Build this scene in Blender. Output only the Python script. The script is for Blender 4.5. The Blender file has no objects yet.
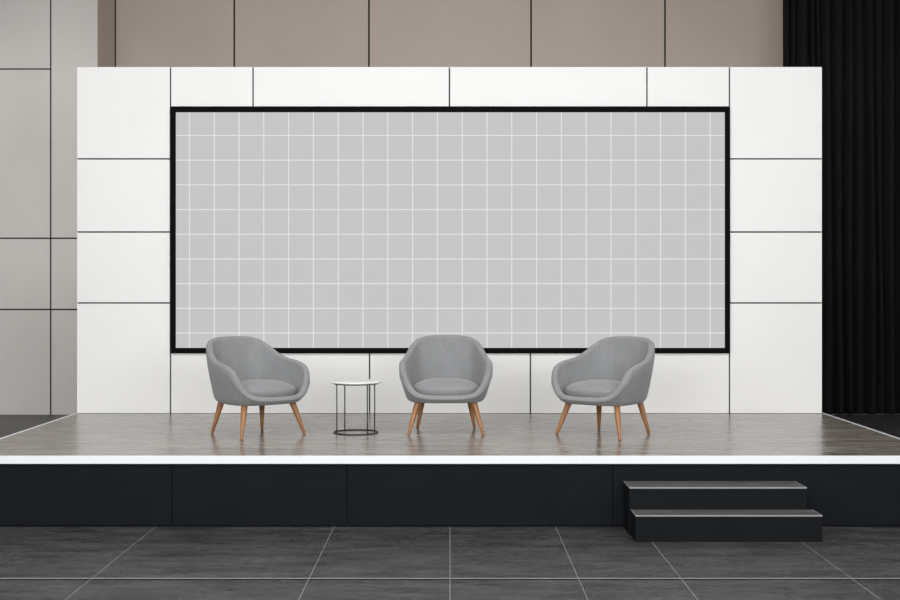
import bpy, bmesh, math, random
from mathutils import Vector, Matrix
random.seed(4)
sc = bpy.context.scene
col = sc.collection

# ------------------------------------------------------------------ camera
cam_d = bpy.data.cameras.new('camera')
cam_d.sensor_width = 36.0
cam_d.lens = 1280.0 / 900.0 * 36.0
cam_d.shift_y = -12.0 / 900.0
cam_d.clip_end = 100
cam = bpy.data.objects.new('camera', cam_d)
cam.location = (0, 0, 1.71)
cam.rotation_euler = (math.radians(90), 0, 0)
col.objects.link(cam)
sc.camera = cam

# ------------------------------------------------------------------ world, lights, exposure
w = bpy.data.worlds.new('world')
w.use_nodes = True
w.node_tree.nodes['Background'].inputs[0].default_value = (0.8, 0.85, 0.9, 1)
w.node_tree.nodes['Background'].inputs[1].default_value = 0.2
sc.world = w

def area(name, loc, target, sx, sy, power, color=(1, 1, 1)):
    d = bpy.data.lights.new(name, 'AREA')
    d.shape = 'RECTANGLE'; d.size = sx; d.size_y = sy
    d.energy = power; d.color = color
    o = bpy.data.objects.new(name, d)
    o.location = loc
    o.rotation_euler = (Vector(target) - Vector(loc)).to_track_quat('-Z', 'Y').to_euler()
    col.objects.link(o)
    return o

area('stage_wash_light', (0, .4, 3.1), (0, 12.3, 1.6), 14.0, 2.4, 900, (1, 1, 1))
area('stage_overhead_light', (0, 6.3, 6.85), (0, 8.6, 0), 11.0, 2.0, 570, (1, 1, 1))
area('rear_wall_fill', (0, 13.3, 2.6), (0, 18.15, 4.0), 5.0, .4, 80, (1, .97, .94))  # added fill hidden behind the backdrop, grades the back wall from below

for sx_ in (-1, 1):  # invented off-camera spots, added to brighten the piers and curtain folds
    d = bpy.data.lights.new('pier_fill_spot', 'SPOT')
    d.energy = 660; d.spot_size = math.radians(52); d.spot_blend = .8; d.shadow_soft_size = .4
    d.color = (1, .985, .96)
    o = bpy.data.objects.new('pier_fill_spot', d)
    o.location = (sx_ * 7.2, 8.5, 6.2)
    o.rotation_euler = (Vector((sx_ * 6.4, 17.2, 1.8)) - o.location).to_track_quat('-Z', 'Y').to_euler()
    col.objects.link(o)

vs = sc.view_settings
vs.view_transform = 'Standard'; vs.look = 'None'; vs.gamma = 1.0
vs.use_curve_mapping = False
vs.exposure = 0.0
sc.cycles.use_denoising = True
sc.cycles.max_bounces = 8

# ------------------------------------------------------------------ material helpers
def srgb(r, g, b):
    f = lambda c: (c / 255 / 12.92) if c / 255 <= .04045 else ((c / 255 + .055) / 1.055) ** 2.4
    return (f(r), f(g), f(b), 1)

class NT:
    def __init__(s, name):
        s.m = bpy.data.materials.new(name); s.m.use_nodes = True
        s.t = s.m.node_tree; s.b = s.t.nodes['Principled BSDF']
    def n(s, kind, **kw):
        nd = s.t.nodes.new(kind)
        for k, v in kw.items(): setattr(nd, k, v)
        return nd
    def l(s, a, b): s.t.links.new(a, b)
    def math(s, op, a, b=None, c=None):
        nd = s.n('ShaderNodeMath', operation=op)
        for i, v in enumerate((a, b, c)):
            if v is None: continue
            if isinstance(v, (int, float)): nd.inputs[i].default_value = v
            else: s.l(v, nd.inputs[i])
        return nd.outputs[0]
    def mix(s, fac, a, b):
        nd = s.n('ShaderNodeMix', data_type='RGBA')
        if isinstance(fac, (int, float)): nd.inputs[0].default_value = fac
        else: s.l(fac, nd.inputs[0])
        for i, v in ((6, a), (7, b)):
            if isinstance(v, tuple): nd.inputs[i].default_value = v
            else: s.l(v, nd.inputs[i])
        return nd.outputs[2]
    def coords(s, kind='Object', scale=(1, 1, 1)):
        if kind == 'World': src = s.n('ShaderNodeNewGeometry').outputs['Position']
        else: src = s.n('ShaderNodeTexCoord').outputs[kind]
        mp = s.n('ShaderNodeMapping'); mp.inputs['Scale'].default_value = scale
        s.l(src, mp.inputs[0]); return mp.outputs[0]
    def noise(s, vec, scale, detail=4, rough=.5):
        nd = s.n('ShaderNodeTexNoise'); s.l(vec, nd.inputs['Vector'])
        nd.inputs['Scale'].default_value = scale; nd.inputs['Detail'].default_value = detail
        nd.inputs['Roughness'].default_value = rough
        return nd.outputs[0]
    def ramp(s, fac, p0, c0, p1, c1):
        nd = s.n('ShaderNodeValToRGB'); s.l(fac, nd.inputs[0])
        e = nd.color_ramp.elements
        e[0].position = p0; e[0].color = c0; e[1].position = p1; e[1].color = c1
        return nd.outputs[0]
    def bump(s, h, strength, dist=.01):
        nd = s.n('ShaderNodeBump'); s.l(h, nd.inputs['Height'])
        nd.inputs['Strength'].default_value = strength; nd.inputs['Distance'].default_value = dist
        s.l(nd.outputs[0], s.b.inputs['Normal'])
    def set(s, **kw):
        for k, v in kw.items():
            k = k.replace('_', ' ')
            if k == 'Color': k = 'Base Color'
            if isinstance(v, (int, float, tuple)): s.b.inputs[k].default_value = v
            else: s.l(v, s.b.inputs[k])

def mottled(name, c, amount=.04, scale=2.0, rough=.5, stretch=(1, 1, 1), kind='World', bump=0, spec=.5):
    t = NT(name)
    v = t.coords(kind, stretch)
    lo = tuple(x * (1 - amount) for x in c[:3]) + (1,); hi = tuple(min(1, x * (1 + amount)) for x in c[:3]) + (1,)
    n = t.noise(v, scale, 5, .6)
    t.set(Color=t.ramp(n, .3, lo, .7, hi), Roughness=rough)
    t.b.inputs['Specular IOR Level'].default_value = spec
    if bump: t.bump(n, bump)
    return t.m

M = {}
KB = 12.25 / 12.30
def ZB(z): return 1.71 + (z - 1.71) * KB
M['white_panel'] = mottled('white_panel', (.80, .80, .792, 1), .015, 1.2, .42, spec=.3)
M['joint'] = mottled('joint_black', (.012, .012, .012, 1), .1, 8, .8)
M['taupe'] = mottled('taupe_wall', (.50, .435, .385, 1), .05, .9, .6, (1, 1, .6), spec=.25)
M['greige'] = mottled('greige_wall', (.66, .635, .612, 1), .07, .7, .5, (1, 1, .5), spec=.3)
M['plain'] = mottled('plain_wall', (.5, .48, .46, 1), .04, 1, .8)
M['ceiling'] = mottled('ceiling_paint', (.6, .6, .6, 1), .03, 1, .9)
M['black_frame'] = mottled('black_frame', (.005, .005, .0055, 1), .1, 10, .8, spec=.03)
M['black_metal'] = mottled('black_metal', (.02, .02, .022, 1), .1, 30, .35)
M['white_edge'] = mottled('white_edge', (.76, .785, .80, 1), .01, 6, .3)
M['white_top'] = mottled('white_table_top', (.86, .86, .855, 1), .015, 6, .25)
M['stage_face'] = mottled('stage_face', (.0075, .0092, .0113, 1), .14, 2.5, .6, (1, 1, 2), spec=.06)
M['step_side'] = mottled('step_side', (.0075, .0088, .0102, 1), .12, 3, .6, spec=.06)
M['step_edge'] = mottled('step_edge', (.34, .35, .36, 1), .05, 20, .35)

def deck_mat():
    t = NT('stage_deck')
    v = t.coords('World', (.55, 3.2, 1))
    n1 = t.noise(v, 2.2, 6, .62)
    v2 = t.coords('World', (.5, 9, 1))
    n2 = t.noise(v2, 4.0, 4, .6)
    m = t.math('ADD', t.math('MULTIPLY', n1, .45), t.math('MULTIPLY', n2, .55))
    t.set(Color=t.ramp(m, .38, (.105, .092, .08, 1), .60, (.31, .275, .24, 1)))
    rr = t.math('ADD', t.math('MULTIPLY', n2, .36), .06)
    t.set(Roughness=rr)
    t.b.inputs['Specular IOR Level'].default_value = .75
    t.bump(n2, .05, .004)
    return t.m
M['deck'] = deck_mat()

def floor_mat():
    t = NT('dark_stone_tile')
    g = t.n('ShaderNodeNewGeometry').outputs['Position']
    sp = t.n('ShaderNodeSeparateXYZ'); t.l(g, sp.inputs[0])
    X, Y = sp.outputs[0], sp.outputs[1]
    def nearest(val, items):
        cur = None
        for it in items:
            d = t.math('ABSOLUTE', t.math('SUBTRACT', val, it))
            cur = d if cur is None else t.math('MINIMUM', cur, d)
        return cur
    dx = nearest(X, [0.0, -.83, -2.11, .756, 1.36, 2.365, -3.3, 3.5, -4.6, 4.8, -6.1, 6.2])
    ys = [1.8, 3.7, 5.6, 7.537, 9.42, 11.3, 13.2, 15.1, 17.0]
    dy = nearest(Y, ys)
    dyd = nearest(Y, [y - .028 for y in ys])
    lx = t.math('LESS_THAN', dx, .0023)
    ly = t.math('LESS_THAN', dy, .0135)
    dark = t.math('LESS_THAN', dyd, .014)
    v = t.coords('World', (.8, 2.6, 1))
    n1 = t.noise(v, 2.6, 8, .68)
    v2 = t.coords('World', (3.0, 12, 1))
    n2 = t.noise(v2, 6, 6, .7)
    m = t.math('ADD', t.math('MULTIPLY', n1, .45), t.math('MULTIPLY', n2, .55))
    base = t.ramp(m, .41, (.012, .012, .0125, 1), .59, (.082, .081, .081, 1))
    c = t.mix(dark, base, (.008, .008, .008, 1))
    c = t.mix(t.math('MULTIPLY', t.math('MAXIMUM', lx, ly), .85), c, (.30, .28, .26, 1))
    t.set(Color=c, Roughness=t.math('ADD', t.math('MULTIPLY', n2, .25), .26))
    t.b.inputs['Specular IOR Level'].default_value = .5
    t.l(t.math('MULTIPLY', t.math('SUBTRACT', 1.0, dark), .5), t.b.inputs['Specular IOR Level'])
    t.bump(n2, .6, .012)
    return t.m
M['floor'] = floor_mat()
M['tread'] = mottled('step_tread', (.085, .085, .087, 1), .35, 3, .45, (1.5, 5, 1))

def fabric_mat():
    t = NT('grey_felt')
    v = t.coords('Object')
    n = t.noise(v, 260, 3, .6)
    n2 = t.noise(v, 9, 4, .6)
    m = t.math('ADD', t.math('MULTIPLY', n, .85), t.math('MULTIPLY', n2, .15))
    t.set(Color=t.ramp(m, .35, (.175, .18, .185, 1), .65, (.315, .32, .326, 1)), Roughness=.95)
    t.b.inputs['Specular IOR Level'].default_value = .15
    t.b.inputs['Sheen Weight'].default_value = .25
    t.b.inputs['Sheen Roughness'].default_value = .5
    t.bump(n, .25, .002)
    return t.m
M['fabric'] = fabric_mat()

def wood_mat():
    t = NT('walnut_leg')
    v = t.coords('Object', (30, 30, 4))
    n = t.noise(v, 2.0, 5, .6)
    t.set(Color=t.ramp(n, .3, (.25, .105, .038, 1), .7, (.42, .20, .078, 1)), Roughness=.42)
    t.bump(n, .05, .002)
    return t.m
M['wood'] = wood_mat()

def curtain_mat():
    t = NT('black_drape')
    v = t.coords('World', (60, 60, 8))
    n = t.noise(v, 3, 3, .5)
    t.set(Color=t.ramp(n, .3, (.0085, .0085, .0085, 1), .7, (.013, .013, .013, 1)), Roughness=.85)
    t.b.inputs['Specular IOR Level'].default_value = .05
    return t.m
M['curtain'] = curtain_mat()

def screen_mat():
    t = NT('display_grid')
    g = t.n('ShaderNodeTexCoord').outputs['Object']
    sp = t.n('ShaderNodeSeparateXYZ'); t.l(g, sp.inputs[0])
    def line(val, x0, p, wd):
        u = t.math('DIVIDE', t.math('SUBTRACT', val, x0 - p / 2), p)
        f = t.math('ABSOLUTE', t.math('SUBTRACT', t.math('FRACT', u), .5))
        return t.math('LESS_THAN', f, wd / p / 2)
    lx = line(sp.outputs[0], -2.499 * KB, .2378 * KB, .0098)
    lz = line(sp.outputs[2], ZB(3.173), .2368 * KB, .0098)
    ln = t.math('MAXIMUM', lx, lz)
    e = t.mix(ln, (.535, .535, .535, 1), (.74, .74, .74, 1))
    t.set(Color=(.02, .02, .02, 1), Roughness=.6)
    t.l(e, t.b.inputs['Emission Color']); t.b.inputs['Emission Strength'].default_value = 1.0
    t.b.inputs['Specular IOR Level'].default_value = .1
    return t.m
M['screen'] = screen_mat()

# ------------------------------------------------------------------ geometry helpers
def link(name, bm, mats, parent=None, smooth=False, kind=None):
    me = bpy.data.meshes.new(name)
    bmesh.ops.recalc_face_normals(bm, faces=bm.faces)
    bm.to_mesh(me); bm.free()
    for m in (mats if isinstance(mats, (list, tuple)) else [mats]): me.materials.append(M[m])
    if smooth: me.polygons.foreach_set('use_smooth', [True] * len(me.polygons))
    o = bpy.data.objects.new(name, me); col.objects.link(o)
    if parent is not None: o.parent = parent
    if kind: o['kind'] = kind
    return o

def box(bm, x0, x1, y0, y1, z0, z1, bev=0, mi=0, seg=2):
    r = bmesh.ops.create_cube(bm, size=1.0)
    vs_ = r['verts']
    for v in vs_:
        v.co = Vector((x0 if v.co.x < 0 else x1, y0 if v.co.y < 0 else y1, z0 if v.co.z < 0 else z1))
    fs = {f for v in vs_ for f in v.link_faces}
    for f in fs: f.material_index = mi
    if bev:
        es = list({e for v in vs_ for e in v.link_edges})
        bmesh.ops.bevel(bm, geom=es, offset=bev, segments=seg, affect='EDGES', profile=.5, material=mi)

def empty(name, loc, label, cat, rz=0, group=None):
    o = bpy.data.objects.new(name, None); o.empty_display_size = .1
    o.location = loc; o.rotation_euler = (0, 0, rz)
    o['label'] = label; o['category'] = cat
    if group: o['group'] = group
    col.objects.link(o); return o

def copy_tree(o, parent=None):
    c = o.copy(); col.objects.link(c)
    if parent is not None: c.parent = parent
    for ch in list(o.children): copy_tree(ch, c)
    return c

def tube(bm, pts, rads, seg=20, cap=True):
    rings = []
    for i, p in enumerate(pts):
        p = Vector(p)
        a = Vector(pts[max(i - 1, 0)]); b = Vector(pts[min(i + 1, len(pts) - 1)])
        t = (b - a).normalized()
        u = t.orthogonal().normalized(); v = t.cross(u)
        if i and abs(t.z) < .999:
            pass
        rings.append([bm.verts.new(p + rads[i] * (math.cos(k * 2 * math.pi / seg) * u + math.sin(k * 2 * math.pi / seg) * v)) for k in range(seg)])
    for r0, r1 in zip(rings, rings[1:]):
        for k in range(seg):
            bm.faces.new((r0[k], r0[(k + 1) % seg], r1[(k + 1) % seg], r1[k]))
    if cap:
        bm.faces.new(rings[0]); bm.faces.new(rings[-1])

def lathe(bm, prof, seg=64):
    rings = []
    for r, z in prof:
        if r < 1e-6: rings.append([bm.verts.new((0, 0, z))])
        else: rings.append([bm.verts.new((r * math.cos(k * 2 * math.pi / seg), r * math.sin(k * 2 * math.pi / seg), z)) for k in range(seg)])
    for a, b in zip(rings, rings[1:]):
        for k in range(seg):
            k2 = (k + 1) % seg
            if len(a) == 1: bm.faces.new((a[0], b[k], b[k2]))
            elif len(b) == 1: bm.faces.new((a[k], a[k2], b[0]))
            else: bm.faces.new((a[k], a[k2], b[k2], b[k]))

# ------------------------------------------------------------------ setting
CZ = 7.0
WX = 9.0
PIER_Y, REC_Y = 17.24, 18.15
bm = bmesh.new(); box(bm, -WX, WX, -2, 18.5, -.2, 0); link('floor', bm, 'floor', kind='structure')
bm = bmesh.new(); box(bm, -WX, WX, -2, 18.5, CZ, CZ + .2); link('ceiling', bm, 'ceiling', kind='structure')
bm = bmesh.new(); box(bm, -WX - .2, -WX, -2, 18.5, 0, CZ); link('wall_left', bm, 'plain', kind='structure')
bm = bmesh.new(); box(bm, WX, WX + .2, -2, 18.5, 0, CZ); link('wall_right', bm, 'plain', kind='structure')
bm = bmesh.new(); box(bm, -WX, WX, -2.2, -2, 0, CZ); link('wall_front', bm, 'plain', kind='structure')

# recessed back wall: tall panels with open joints over a black backing
bm = bmesh.new()
box(bm, -4.75, 4.75, REC_Y + .03, 18.5, 0, CZ, mi=1)
xs = [-4.75, -3.06, -1.15, 1.15, 3.05, 4.75]
for a, b in zip(xs, xs[1:]):
    box(bm, a + .012, b - .012, REC_Y, REC_Y + .028, 0.004, CZ - .004, .004)
link('wall_back', bm, ['taupe', 'joint'], kind='structure')

# panelled piers either side of the recess
def pier(name, x0, x1, inner, vj):
    bm = bmesh.new()
    box(bm, x0 + (.03 if inner == x0 else 0), x1 - (.03 if inner == x1 else 0), PIER_Y + .03, 18.5, 0, CZ, mi=1)
    cols = [x0] + vj + [x1]
    zs = [0, 1.42, 2.38, 4.66, CZ]
    for a, b in zip(cols, cols[1:]):
        zz = zs if inner not in (a, b) else [0, 1.42, 2.38, CZ]
        for z0, z1 in zip(zz, zz[1:]):
            box(bm, a + (.01 if a != x0 else 0), b - (.01 if b != x1 else 0), PIER_Y, PIER_Y + .028, z0 + (.009 if z0 else .002), z1 - .009, .004)
    # side cladding facing the recess
    if inner == x1: box(bm, x1 - .028, x1, PIER_Y + .0285, REC_Y - .012, .002, CZ - .004, .003, mi=2)
    else: box(bm, x0, x0 + .028, PIER_Y + .0285, REC_Y - .012, .002, CZ - .004, .003, mi=2)
    return link(name, bm, ['greige', 'joint', 'taupe'], kind='structure')
pier('wall_back_left', -WX, -4.75, -4.75, [-7.1, -5.38])
pier('wall_back_right', 4.75, WX, 4.75, [5.38, 7.1])

# ------------------------------------------------------------------ stage
SX, SY0, SY1, SZ = 3.6, 9.14, 12.62, .51
st = empty('stage', (0, SY0, 0), 'long low stage with grey brown deck, white edge and dark panelled front', 'stage')
def at(o, par): o.parent = par; o.matrix_parent_inverse = Matrix.Translation(-Vector(par.location)); return o
bm = bmesh.new(); box(bm, -SX + .05, SX - .05, SY0 + .05, SY1, .0, SZ - .057)
at(link('base', bm, 'joint'), st)
bm = bmesh.new(); box(bm, -SX + .034, SX - .034, SY0 + .034, SY1, SZ - .056, SZ, .002)
at(link('deck', bm, 'deck'), st)
bm = bmesh.new()
box(bm, -SX, SX, SY0, SY0 + .033, SZ - .057, SZ, .003)
box(bm, -SX, -SX + .033, SY0 + .033, SY1, SZ - .057, SZ, .003)
box(bm, SX - .033, SX, SY0 + .033, SY1, SZ - .057, SZ, .003)
at(link('edge_trim', bm, 'white_edge'), st)
fx = [-SX + .012, -1.99, -.736, 1.164, SX - .012]
for a, b in zip(fx, fx[1:]):
    bm = bmesh.new(); box(bm, a + .0016, b - .0016, SY0 + .015, SY0 + .045, .012, SZ - .066, .003)
    at(link('front_panel', bm, 'stage_face'), st)
for s in (-1, 1):
    bm = bmesh.new()
    x = s * (SX - .03)
    box(bm, min(x, x + s * .018), max(x, x + s * .018), SY0 + .05, SY1, .012, SZ - .066, .003)
    at(link('side_panel', bm, 'stage_face'), st)

# ------------------------------------------------------------------ steps
sp = empty('stage_steps', (1.88, 8.62, 0), 'low black two-tread steps with pale edge lines against the stage front', 'steps')
for (x0, x1, y0, y1, h) in ((1.250, 2.508, 8.62, 8.849, .178), (1.240, 2.468, 8.85, 9.15, .330)):
    bm = bmesh.new(); box(bm, x0, x1, y0, y1, 0, h - .012, .002)
    s_ = at(link('step', bm, 'step_side'), sp)
    bm = bmesh.new(); box(bm, x0, x1, y0 + .008, y1, h - .0118, h, .0015)
    o = link('tread', bm, 'tread', s_)
    bm = bmesh.new(); box(bm, x0, x1, y0 - .001, y0 + .0078, h - .006, h + .0005, .001)
    for xe in (x0, x1 - .004): box(bm, xe, xe + .004, y0 + .0079, y1, h - .004, h + .0005)
    o = link('nosing', bm, 'step_edge', s_)

# ------------------------------------------------------------------ white backdrop wall
BY = 12.25
BX0, BX1, BZ1 = -3.584 * KB, 3.574 * KB, ZB(3.834)
bd = empty('stage_backdrop', (0, BY, SZ), 'white panelled backdrop wall standing on the stage behind the armchairs', 'backdrop')
bm = bmesh.new(); box(bm, BX0 + .004, BX1 - .004, BY + .02, BY + .3, SZ + .001, BZ1 - .004)
at(link('core', bm, 'joint'), bd)
JX0, JX1 = -2.686 * KB, 2.686 * KB
SZ0, SZ1 = ZB(1.087), ZB(3.449)
cells = []
for a, b in ((BX0, JX0), (JX1, BX1)):
    zs = [SZ, ZB(1.566), ZB(2.248), ZB(2.951), BZ1]
    cells += [(a, b, z0, z1) for z0, z1 in zip(zs, zs[1:])]
tx = [JX0, -1.893 * KB, -.005, 1.893 * KB, JX1]
cells += [(a, b, SZ1, BZ1) for a, b in zip(tx, tx[1:])]
tx = [JX0, -.773 * KB, .773 * KB, JX1]
cells += [(a, b, SZ, SZ0) for a, b in zip(tx, tx[1:])]
G = .0065
for a, b, z0, z1 in cells:
    bm = bmesh.new()
    box(bm, a + (0 if a == BX0 else G), b - (0 if b == BX1 else G), BY, BY + .02,
        z0 + (.002 if z0 == SZ else G), z1 - (0 if z1 == BZ1 else G), .002)
    at(link('panel', bm, 'white_panel'), bd)
for s in (0, 1):
    bm = bmesh.new()
    x0 = BX0 - .001 if s == 0 else BX1 - .0035
    box(bm, x0, x0 + .0045, BY + .021, BY + .3, SZ + .002, BZ1)
    at(link('end_panel', bm, 'white_panel'), bd)
bm = bmesh.new(); box(bm, BX0 + .004, BX1 - .004, BY + .021, BY + .3, BZ1 - .0038, BZ1)
at(link('top_cap', bm, 'white_panel'), bd)

# ------------------------------------------------------------------ display screen
sy = 12.22
sv = empty('display_screen', (0, BY, SZ0), 'large wide screen with light grey grid picture and black frame, hung on white backdrop', 'screen')
X0, X1, Z0, Z1 = -2.680 * KB, 2.684 * KB, ZB(1.089), ZB(3.446)
x0, x1, z0, z1 = -2.629 * KB, 2.635 * KB, ZB(1.136), ZB(3.395)
bm = bmesh.new()
box(bm, X0, X1, sy, BY + .019, z1, Z1, .002); box(bm, X0, X1, sy, BY + .019, Z0, z0, .002)
box(bm, X0, x0, sy, BY + .019, z0, z1, .002); box(bm, x1, X1, sy, BY + .019, z0, z1, .002)
at(link('frame', bm, 'black_frame'), sv)
bm = bmesh.new(); box(bm, x0, x1, sy + .006, BY + .018, z0, z1)
o = link('screen_panel', bm, 'screen'); at(o, sv)

# ------------------------------------------------------------------ armchair
def catmull_open(P, n):
    out = []
    Q = [P[0] * 2 - P[1]] + P + [P[-1] * 2 - P[-2]]
    for i in range(1, len(Q) - 2):
        for k in range(n):
            t = k / n
            p0, p1, p2, p3 = Q[i - 1:i + 3]
            out.append(.5 * ((2 * p1) + (p2 - p0) * t + (2 * p0 - 5 * p1 + 4 * p2 - p3) * t * t + (3 * p1 - p0 - 3 * p2 + p3) * t ** 3))
    out.append(P[-1].copy()); return out

def bspline(P, n):
    Q = [P[0]] * 2 + P + [P[-1]] * 2
    out = []
    for i in range(len(Q) - 3):
        for k in range(n):
            t = k / n
            a, b, c, d = Q[i:i + 4]
            out.append((a * (1 - t) ** 3 + b * (3 * t ** 3 - 6 * t * t + 4) + c * (-3 * t ** 3 + 3 * t * t + 3 * t + 1) + d * t ** 3) / 6)
    out.append(P[-1].copy()); return out

def rim_loop():
    H = [(0, -.332, .303), (.14, -.328, .306), (.235, -.302, .326), (.296, -.272, .385), (.335, -.245, .465),
         (.355, -.19, .535), (.360, -.08, .570), (.344, .045, .592), (.316, .145, .632), (.284, .228, .690), (.24, .290, .737), (.168, .327, .760), (.085, .341, .767), (0, .345, .769)]
    H = [Vector((p[0], p[1] * 1.035, p[2])) for p in H]
    full = H + [Vector((-p.x, p.y, p.z)) for p in reversed(H[1:-1])]
    n = len(full); out = []
    for i in range(n):
        p0, p1, p2, p3 = full[i - 1], full[i], full[(i + 1) % n], full[(i + 2) % n]
        for k in range(8):
            t = k / 8
            out.append(.5 * ((2 * p1) + (p2 - p0) * t + (2 * p0 - 5 * p1 + 4 * p2 - p3) * t * t + (3 * p1 - p0 - 3 * p2 + p3) * t ** 3))
    for _ in range(3):
        out = [(out[i - 1] + out[i] * 2 + out[(i + 1) % len(out)]) / 4 for i in range(len(out))]
    return out

def shell_bm():
    bm = bmesh.new()
    R = rim_loop(); N = len(R)
    zb, zs = .256, .288
    c = Vector((0, .018, 0))
    cols_ = []
    T = .054
    seam_x = .135
    best = {}
    for s in (-1, 1):
        best[s] = min((i for i in range(N) if R[i].y > .1), key=lambda i: abs(R[i].x - s * seam_x))
    for i in range(N):
        p = R[i]
        t = (R[(i + 1) % N] - R[i - 1]).normalized()
        n = Vector((t.y, -t.x, 0)).normalized()
        m = n.cross(t); m = -m if m.z < 0 and abs(m.z) > .01 else m
        if m.z < 0: m = -m
        th = T * (.5 + .0)
        po = p + n * th; pi = p - n * th
        ho = po.z - zb
        d = Vector((po.x - c.x, po.y - c.y, 0))
        def O(f, z): return Vector((c.x + d.x * f, c.y + d.y * f, z))
        ctrl = [O(0, zb), O(.35, zb), O(.66, zb + .001), O(.82, zb + .006 + .02 * ho), O(.87, zb + .22 * ho), O(.93, zb + .48 * ho), O(.985, zb + .74 * ho), po - m * (.004 + .028 * min(1, max(0, (ho - .05) / .2)))]
        outer = bspline(ctrl, 3)[1:]
        arc = []
        for k in range(0, 9):
            a = math.pi * k / 8
            arc.append(p + th * (math.cos(a) * n + math.sin(a) * m))
        hi = pi.z - zs
        e = Vector((pi.x - c.x, pi.y - c.y, 0))
        def I(f, z): return Vector((c.x + e.x * f, c.y + e.y * f, z))
        dip = 0.0
        ctrl = [pi - m * (.003 + .028 * min(1, max(0, (hi - .03) / .2))), I(.985, zs + .72 * hi), I(.945, zs + .42 * hi), I(.89, zs + .14 * hi), I(.8, zs), I(.45, zs), I(0, zs)]
        inner = bspline(ctrl, 3)
        if i in best.values():
            for k in range(1, 13): inner[k] = inner[k] + n * .006
        cols_.append(outer + arc + inner[1:-1])
    L = len(cols_[0])
    c0 = bm.verts.new((c.x, c.y, zb)); c1 = bm.verts.new((c.x, c.y, zs))
    V = [[bm.verts.new(q) for q in cl] for cl in cols_]
    for i in range(N):
        a, b = V[i], V[(i + 1) % N]
        bm.faces.new((c0, a[0], b[0])); bm.faces.new((a[-1], c1, b[-1]))
        for k in range(L - 1): bm.faces.new((a[k], a[k + 1], b[k + 1], b[k]))
    return bm

def cushion_bm():
    bm = bmesh.new()
    N = 72
    zc0, zc1 = .303, .450
    prof = [(.0, zc0), (.4, zc0), (.75, zc0), (.88, zc0 + .004), (.945, zc0 + .018), (.98, zc0 + .04), (1.0, zc0 + .068),
            (1.0, zc0 + .080), (.99, zc0 + .087), (.972, zc0 + .092), (.93, zc0 + .102), (.84, zc0 + .116), (.68, zc0 + .131), (.45, zc0 + .142), (.2, zc0 + .1465), (0, zc1)]
    rings = []
    for f, z in prof:
        if f == 0: rings.append([bm.verts.new((0, -.06, z))]); continue
        ring = []
        for k in range(N):
            a = 2 * math.pi * k / N
            ca, sa = math.cos(a), math.sin(a)
            n = 2.7
            r = (abs(ca) ** n + abs(sa) ** n) ** (-1 / n)
            y = sa * r
            x = ca * r * .272 * (1 - .06 * y)
            y = y * (.245 if y < 0 else .265)
            ring.append(bm.verts.new((x * f, -.068 + y * f, z - .010 * max(0, -y / .245) ** 2 * (1 if z > .34 else 0))))
        rings.append(ring)
    for a, b in zip(rings, rings[1:]):
        for k in range(N):
            k2 = (k + 1) % N
            if len(a) == 1: bm.faces.new((a[0], b[k], b[k2]))
            elif len(b) == 1: bm.faces.new((a[k], a[k2], b[0]))
            else: bm.faces.new((a[k], a[k2], b[k2], b[k]))
    return bm

def leg_bm(sx, front):
    bm = bmesh.new()
    top = Vector((sx * (.225 if front else .195), -.195 if front else .19, .285))
    foot = Vector((sx * (.305 if front else .245), -.272 if front else .265, .0))
    pts, rads = [], []
    for t, r in ((0, .009), (.02, .0118), (.35, .0175), (.7, .0235), (.85, .0255), (1, .0265)):
        pts.append(foot.lerp(top, t)); rads.append(r)
    tube(bm, pts, rads, 20)
    for v in bm.verts:
        if v.co.z < 0.0: v.co.z = 0.0
    return bm

def make_chair():
    root = empty('armchair', (0, 0, 0), 'x', 'armchair', 0, 'grey tub armchairs on the stage')
    link('seat_shell', shell_bm(), 'fabric', root, True)
    link('cushion', cushion_bm(), 'fabric', root, True)
    for sx in (-1, 1):
        for fr in (True, False): link('leg', leg_bm(sx, fr), 'wood', root, True)
    return root

proto = make_chair()
spots = [(-1.60, 10.50, 42, 'grey tub armchair with brown wooden legs left of the round table, turned to the right'),
         (-.034, 10.70, 0, 'grey tub armchair between round table and the other armchair, facing straight forward'),
         (1.279, 10.48, -40, 'grey tub armchair nearest the black steps, turned to the left')]
for i, (x, y, a, lb) in enumerate(spots):
    o = proto if i == 0 else copy_tree(proto)
    o.location = (x, y, SZ); o.rotation_euler.z = math.radians(a); o['label'] = lb

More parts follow.
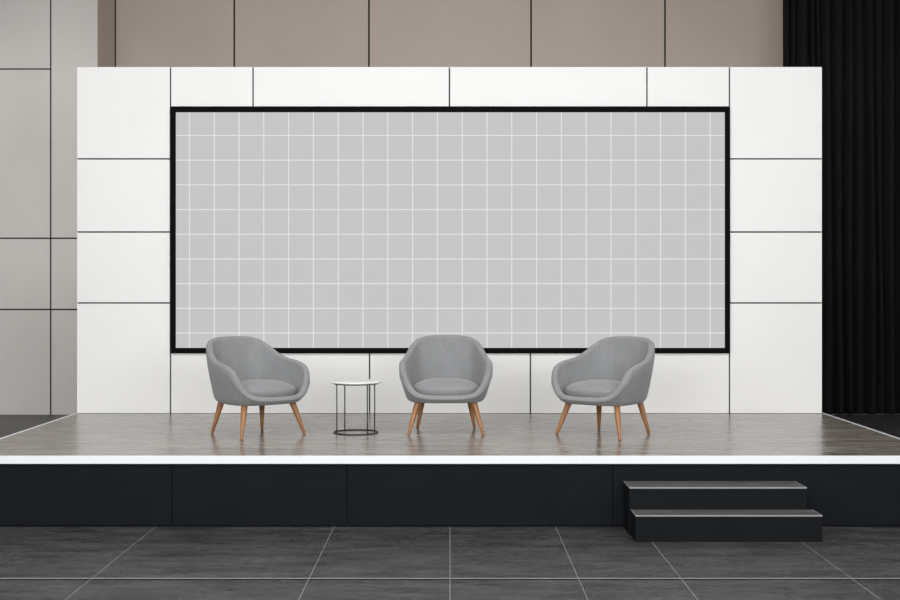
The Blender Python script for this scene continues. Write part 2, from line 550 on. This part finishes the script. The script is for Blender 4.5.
# ------------------------------------------------------------------ side table
tb = empty('side_table', (-.78, 10.61, SZ), 'small round side table with white top on thin black wire frame', 'table')
bm = bmesh.new()
lathe(bm, [(0, .413), (.2, .413), (.212, .416), (.2165, .422), (.217, .427), (.214, .430), (.2, .431), (0, .431)])
link('tabletop', bm, 'white_top', tb, True)
def ring(bm, R_, r_, z, seg=72, s2=8):
    V = [[bm.verts.new(((R_ + r_ * math.cos(b * 2 * math.pi / s2)) * math.cos(a * 2 * math.pi / seg),
                        (R_ + r_ * math.cos(b * 2 * math.pi / s2)) * math.sin(a * 2 * math.pi / seg),
                        z + r_ * math.sin(b * 2 * math.pi / s2))) for b in range(s2)] for a in range(seg)]
    for a in range(seg):
        for b in range(s2):
            bm.faces.new((V[a][b], V[(a + 1) % seg][b], V[(a + 1) % seg][(b + 1) % s2], V[a][(b + 1) % s2]))
bm = bmesh.new(); ring(bm, .182, .0055, .0055); link('base_ring', bm, 'black_metal', tb, True)
bm = bmesh.new(); ring(bm, .182, .0045, .4085); link('top_ring', bm, 'black_metal', tb, True)
for k in range(4):
    a = math.radians(35 + 90 * k)
    bm = bmesh.new()
    p = (.182 * math.cos(a), .182 * math.sin(a))
    tube(bm, [(p[0], p[1], .006), (p[0], p[1], .409)], [.005, .005], 12)
    link('leg', bm, 'black_metal', tb, True)

# ------------------------------------------------------------------ curtain
bm = bmesh.new()
cx0, cx1 = 4.475, 8.6
NX = 900
folds = []
x = cx0
while x < cx1 + .3:
    wd = random.uniform(.06, .17); folds.append((x, wd, random.uniform(.6, 1.15), random.uniform(-.02, .02))); x += wd
def cy(x, z):
    y = 0
    for (f, wd, am, sh) in folds:
        if f <= x < f + wd:
            u = (x - f) / wd
            y = -am * 1.15 * min(wd, .12) * math.sin(math.pi * u) ** 1.3 + sh * math.sin(math.pi * u)
            y += .008 * math.sin(x * 41 + z * .6)
            break
    return 17.12 + y * (.85 + .15 * math.cos(z * .5 + x))
zl = [.035, .05, .5, 1, 1.7, 2.5, 3.4, 4.4, 5.4, 6.3, 6.97]
V = []
for z in zl:
    V.append([bm.verts.new((cx0 + (cx1 - cx0) * i / NX + .012 * math.sin(z * .9 + i * .05) - .012 * (z / 7), cy(cx0 + (cx1 - cx0) * i / NX, z), z)) for i in range(NX + 1)])
for a, b in zip(V, V[1:]):
    for i in range(NX): bm.faces.new((a[i], a[i + 1], b[i + 1], b[i]))
cu = link('curtain', bm, 'curtain', None, True)
cu['label'] = 'tall black pleated curtain hanging at the right behind the stage'; cu['category'] = 'curtain'
md = cu.modifiers.new('thickness', 'SOLIDIFY'); md.thickness = .008
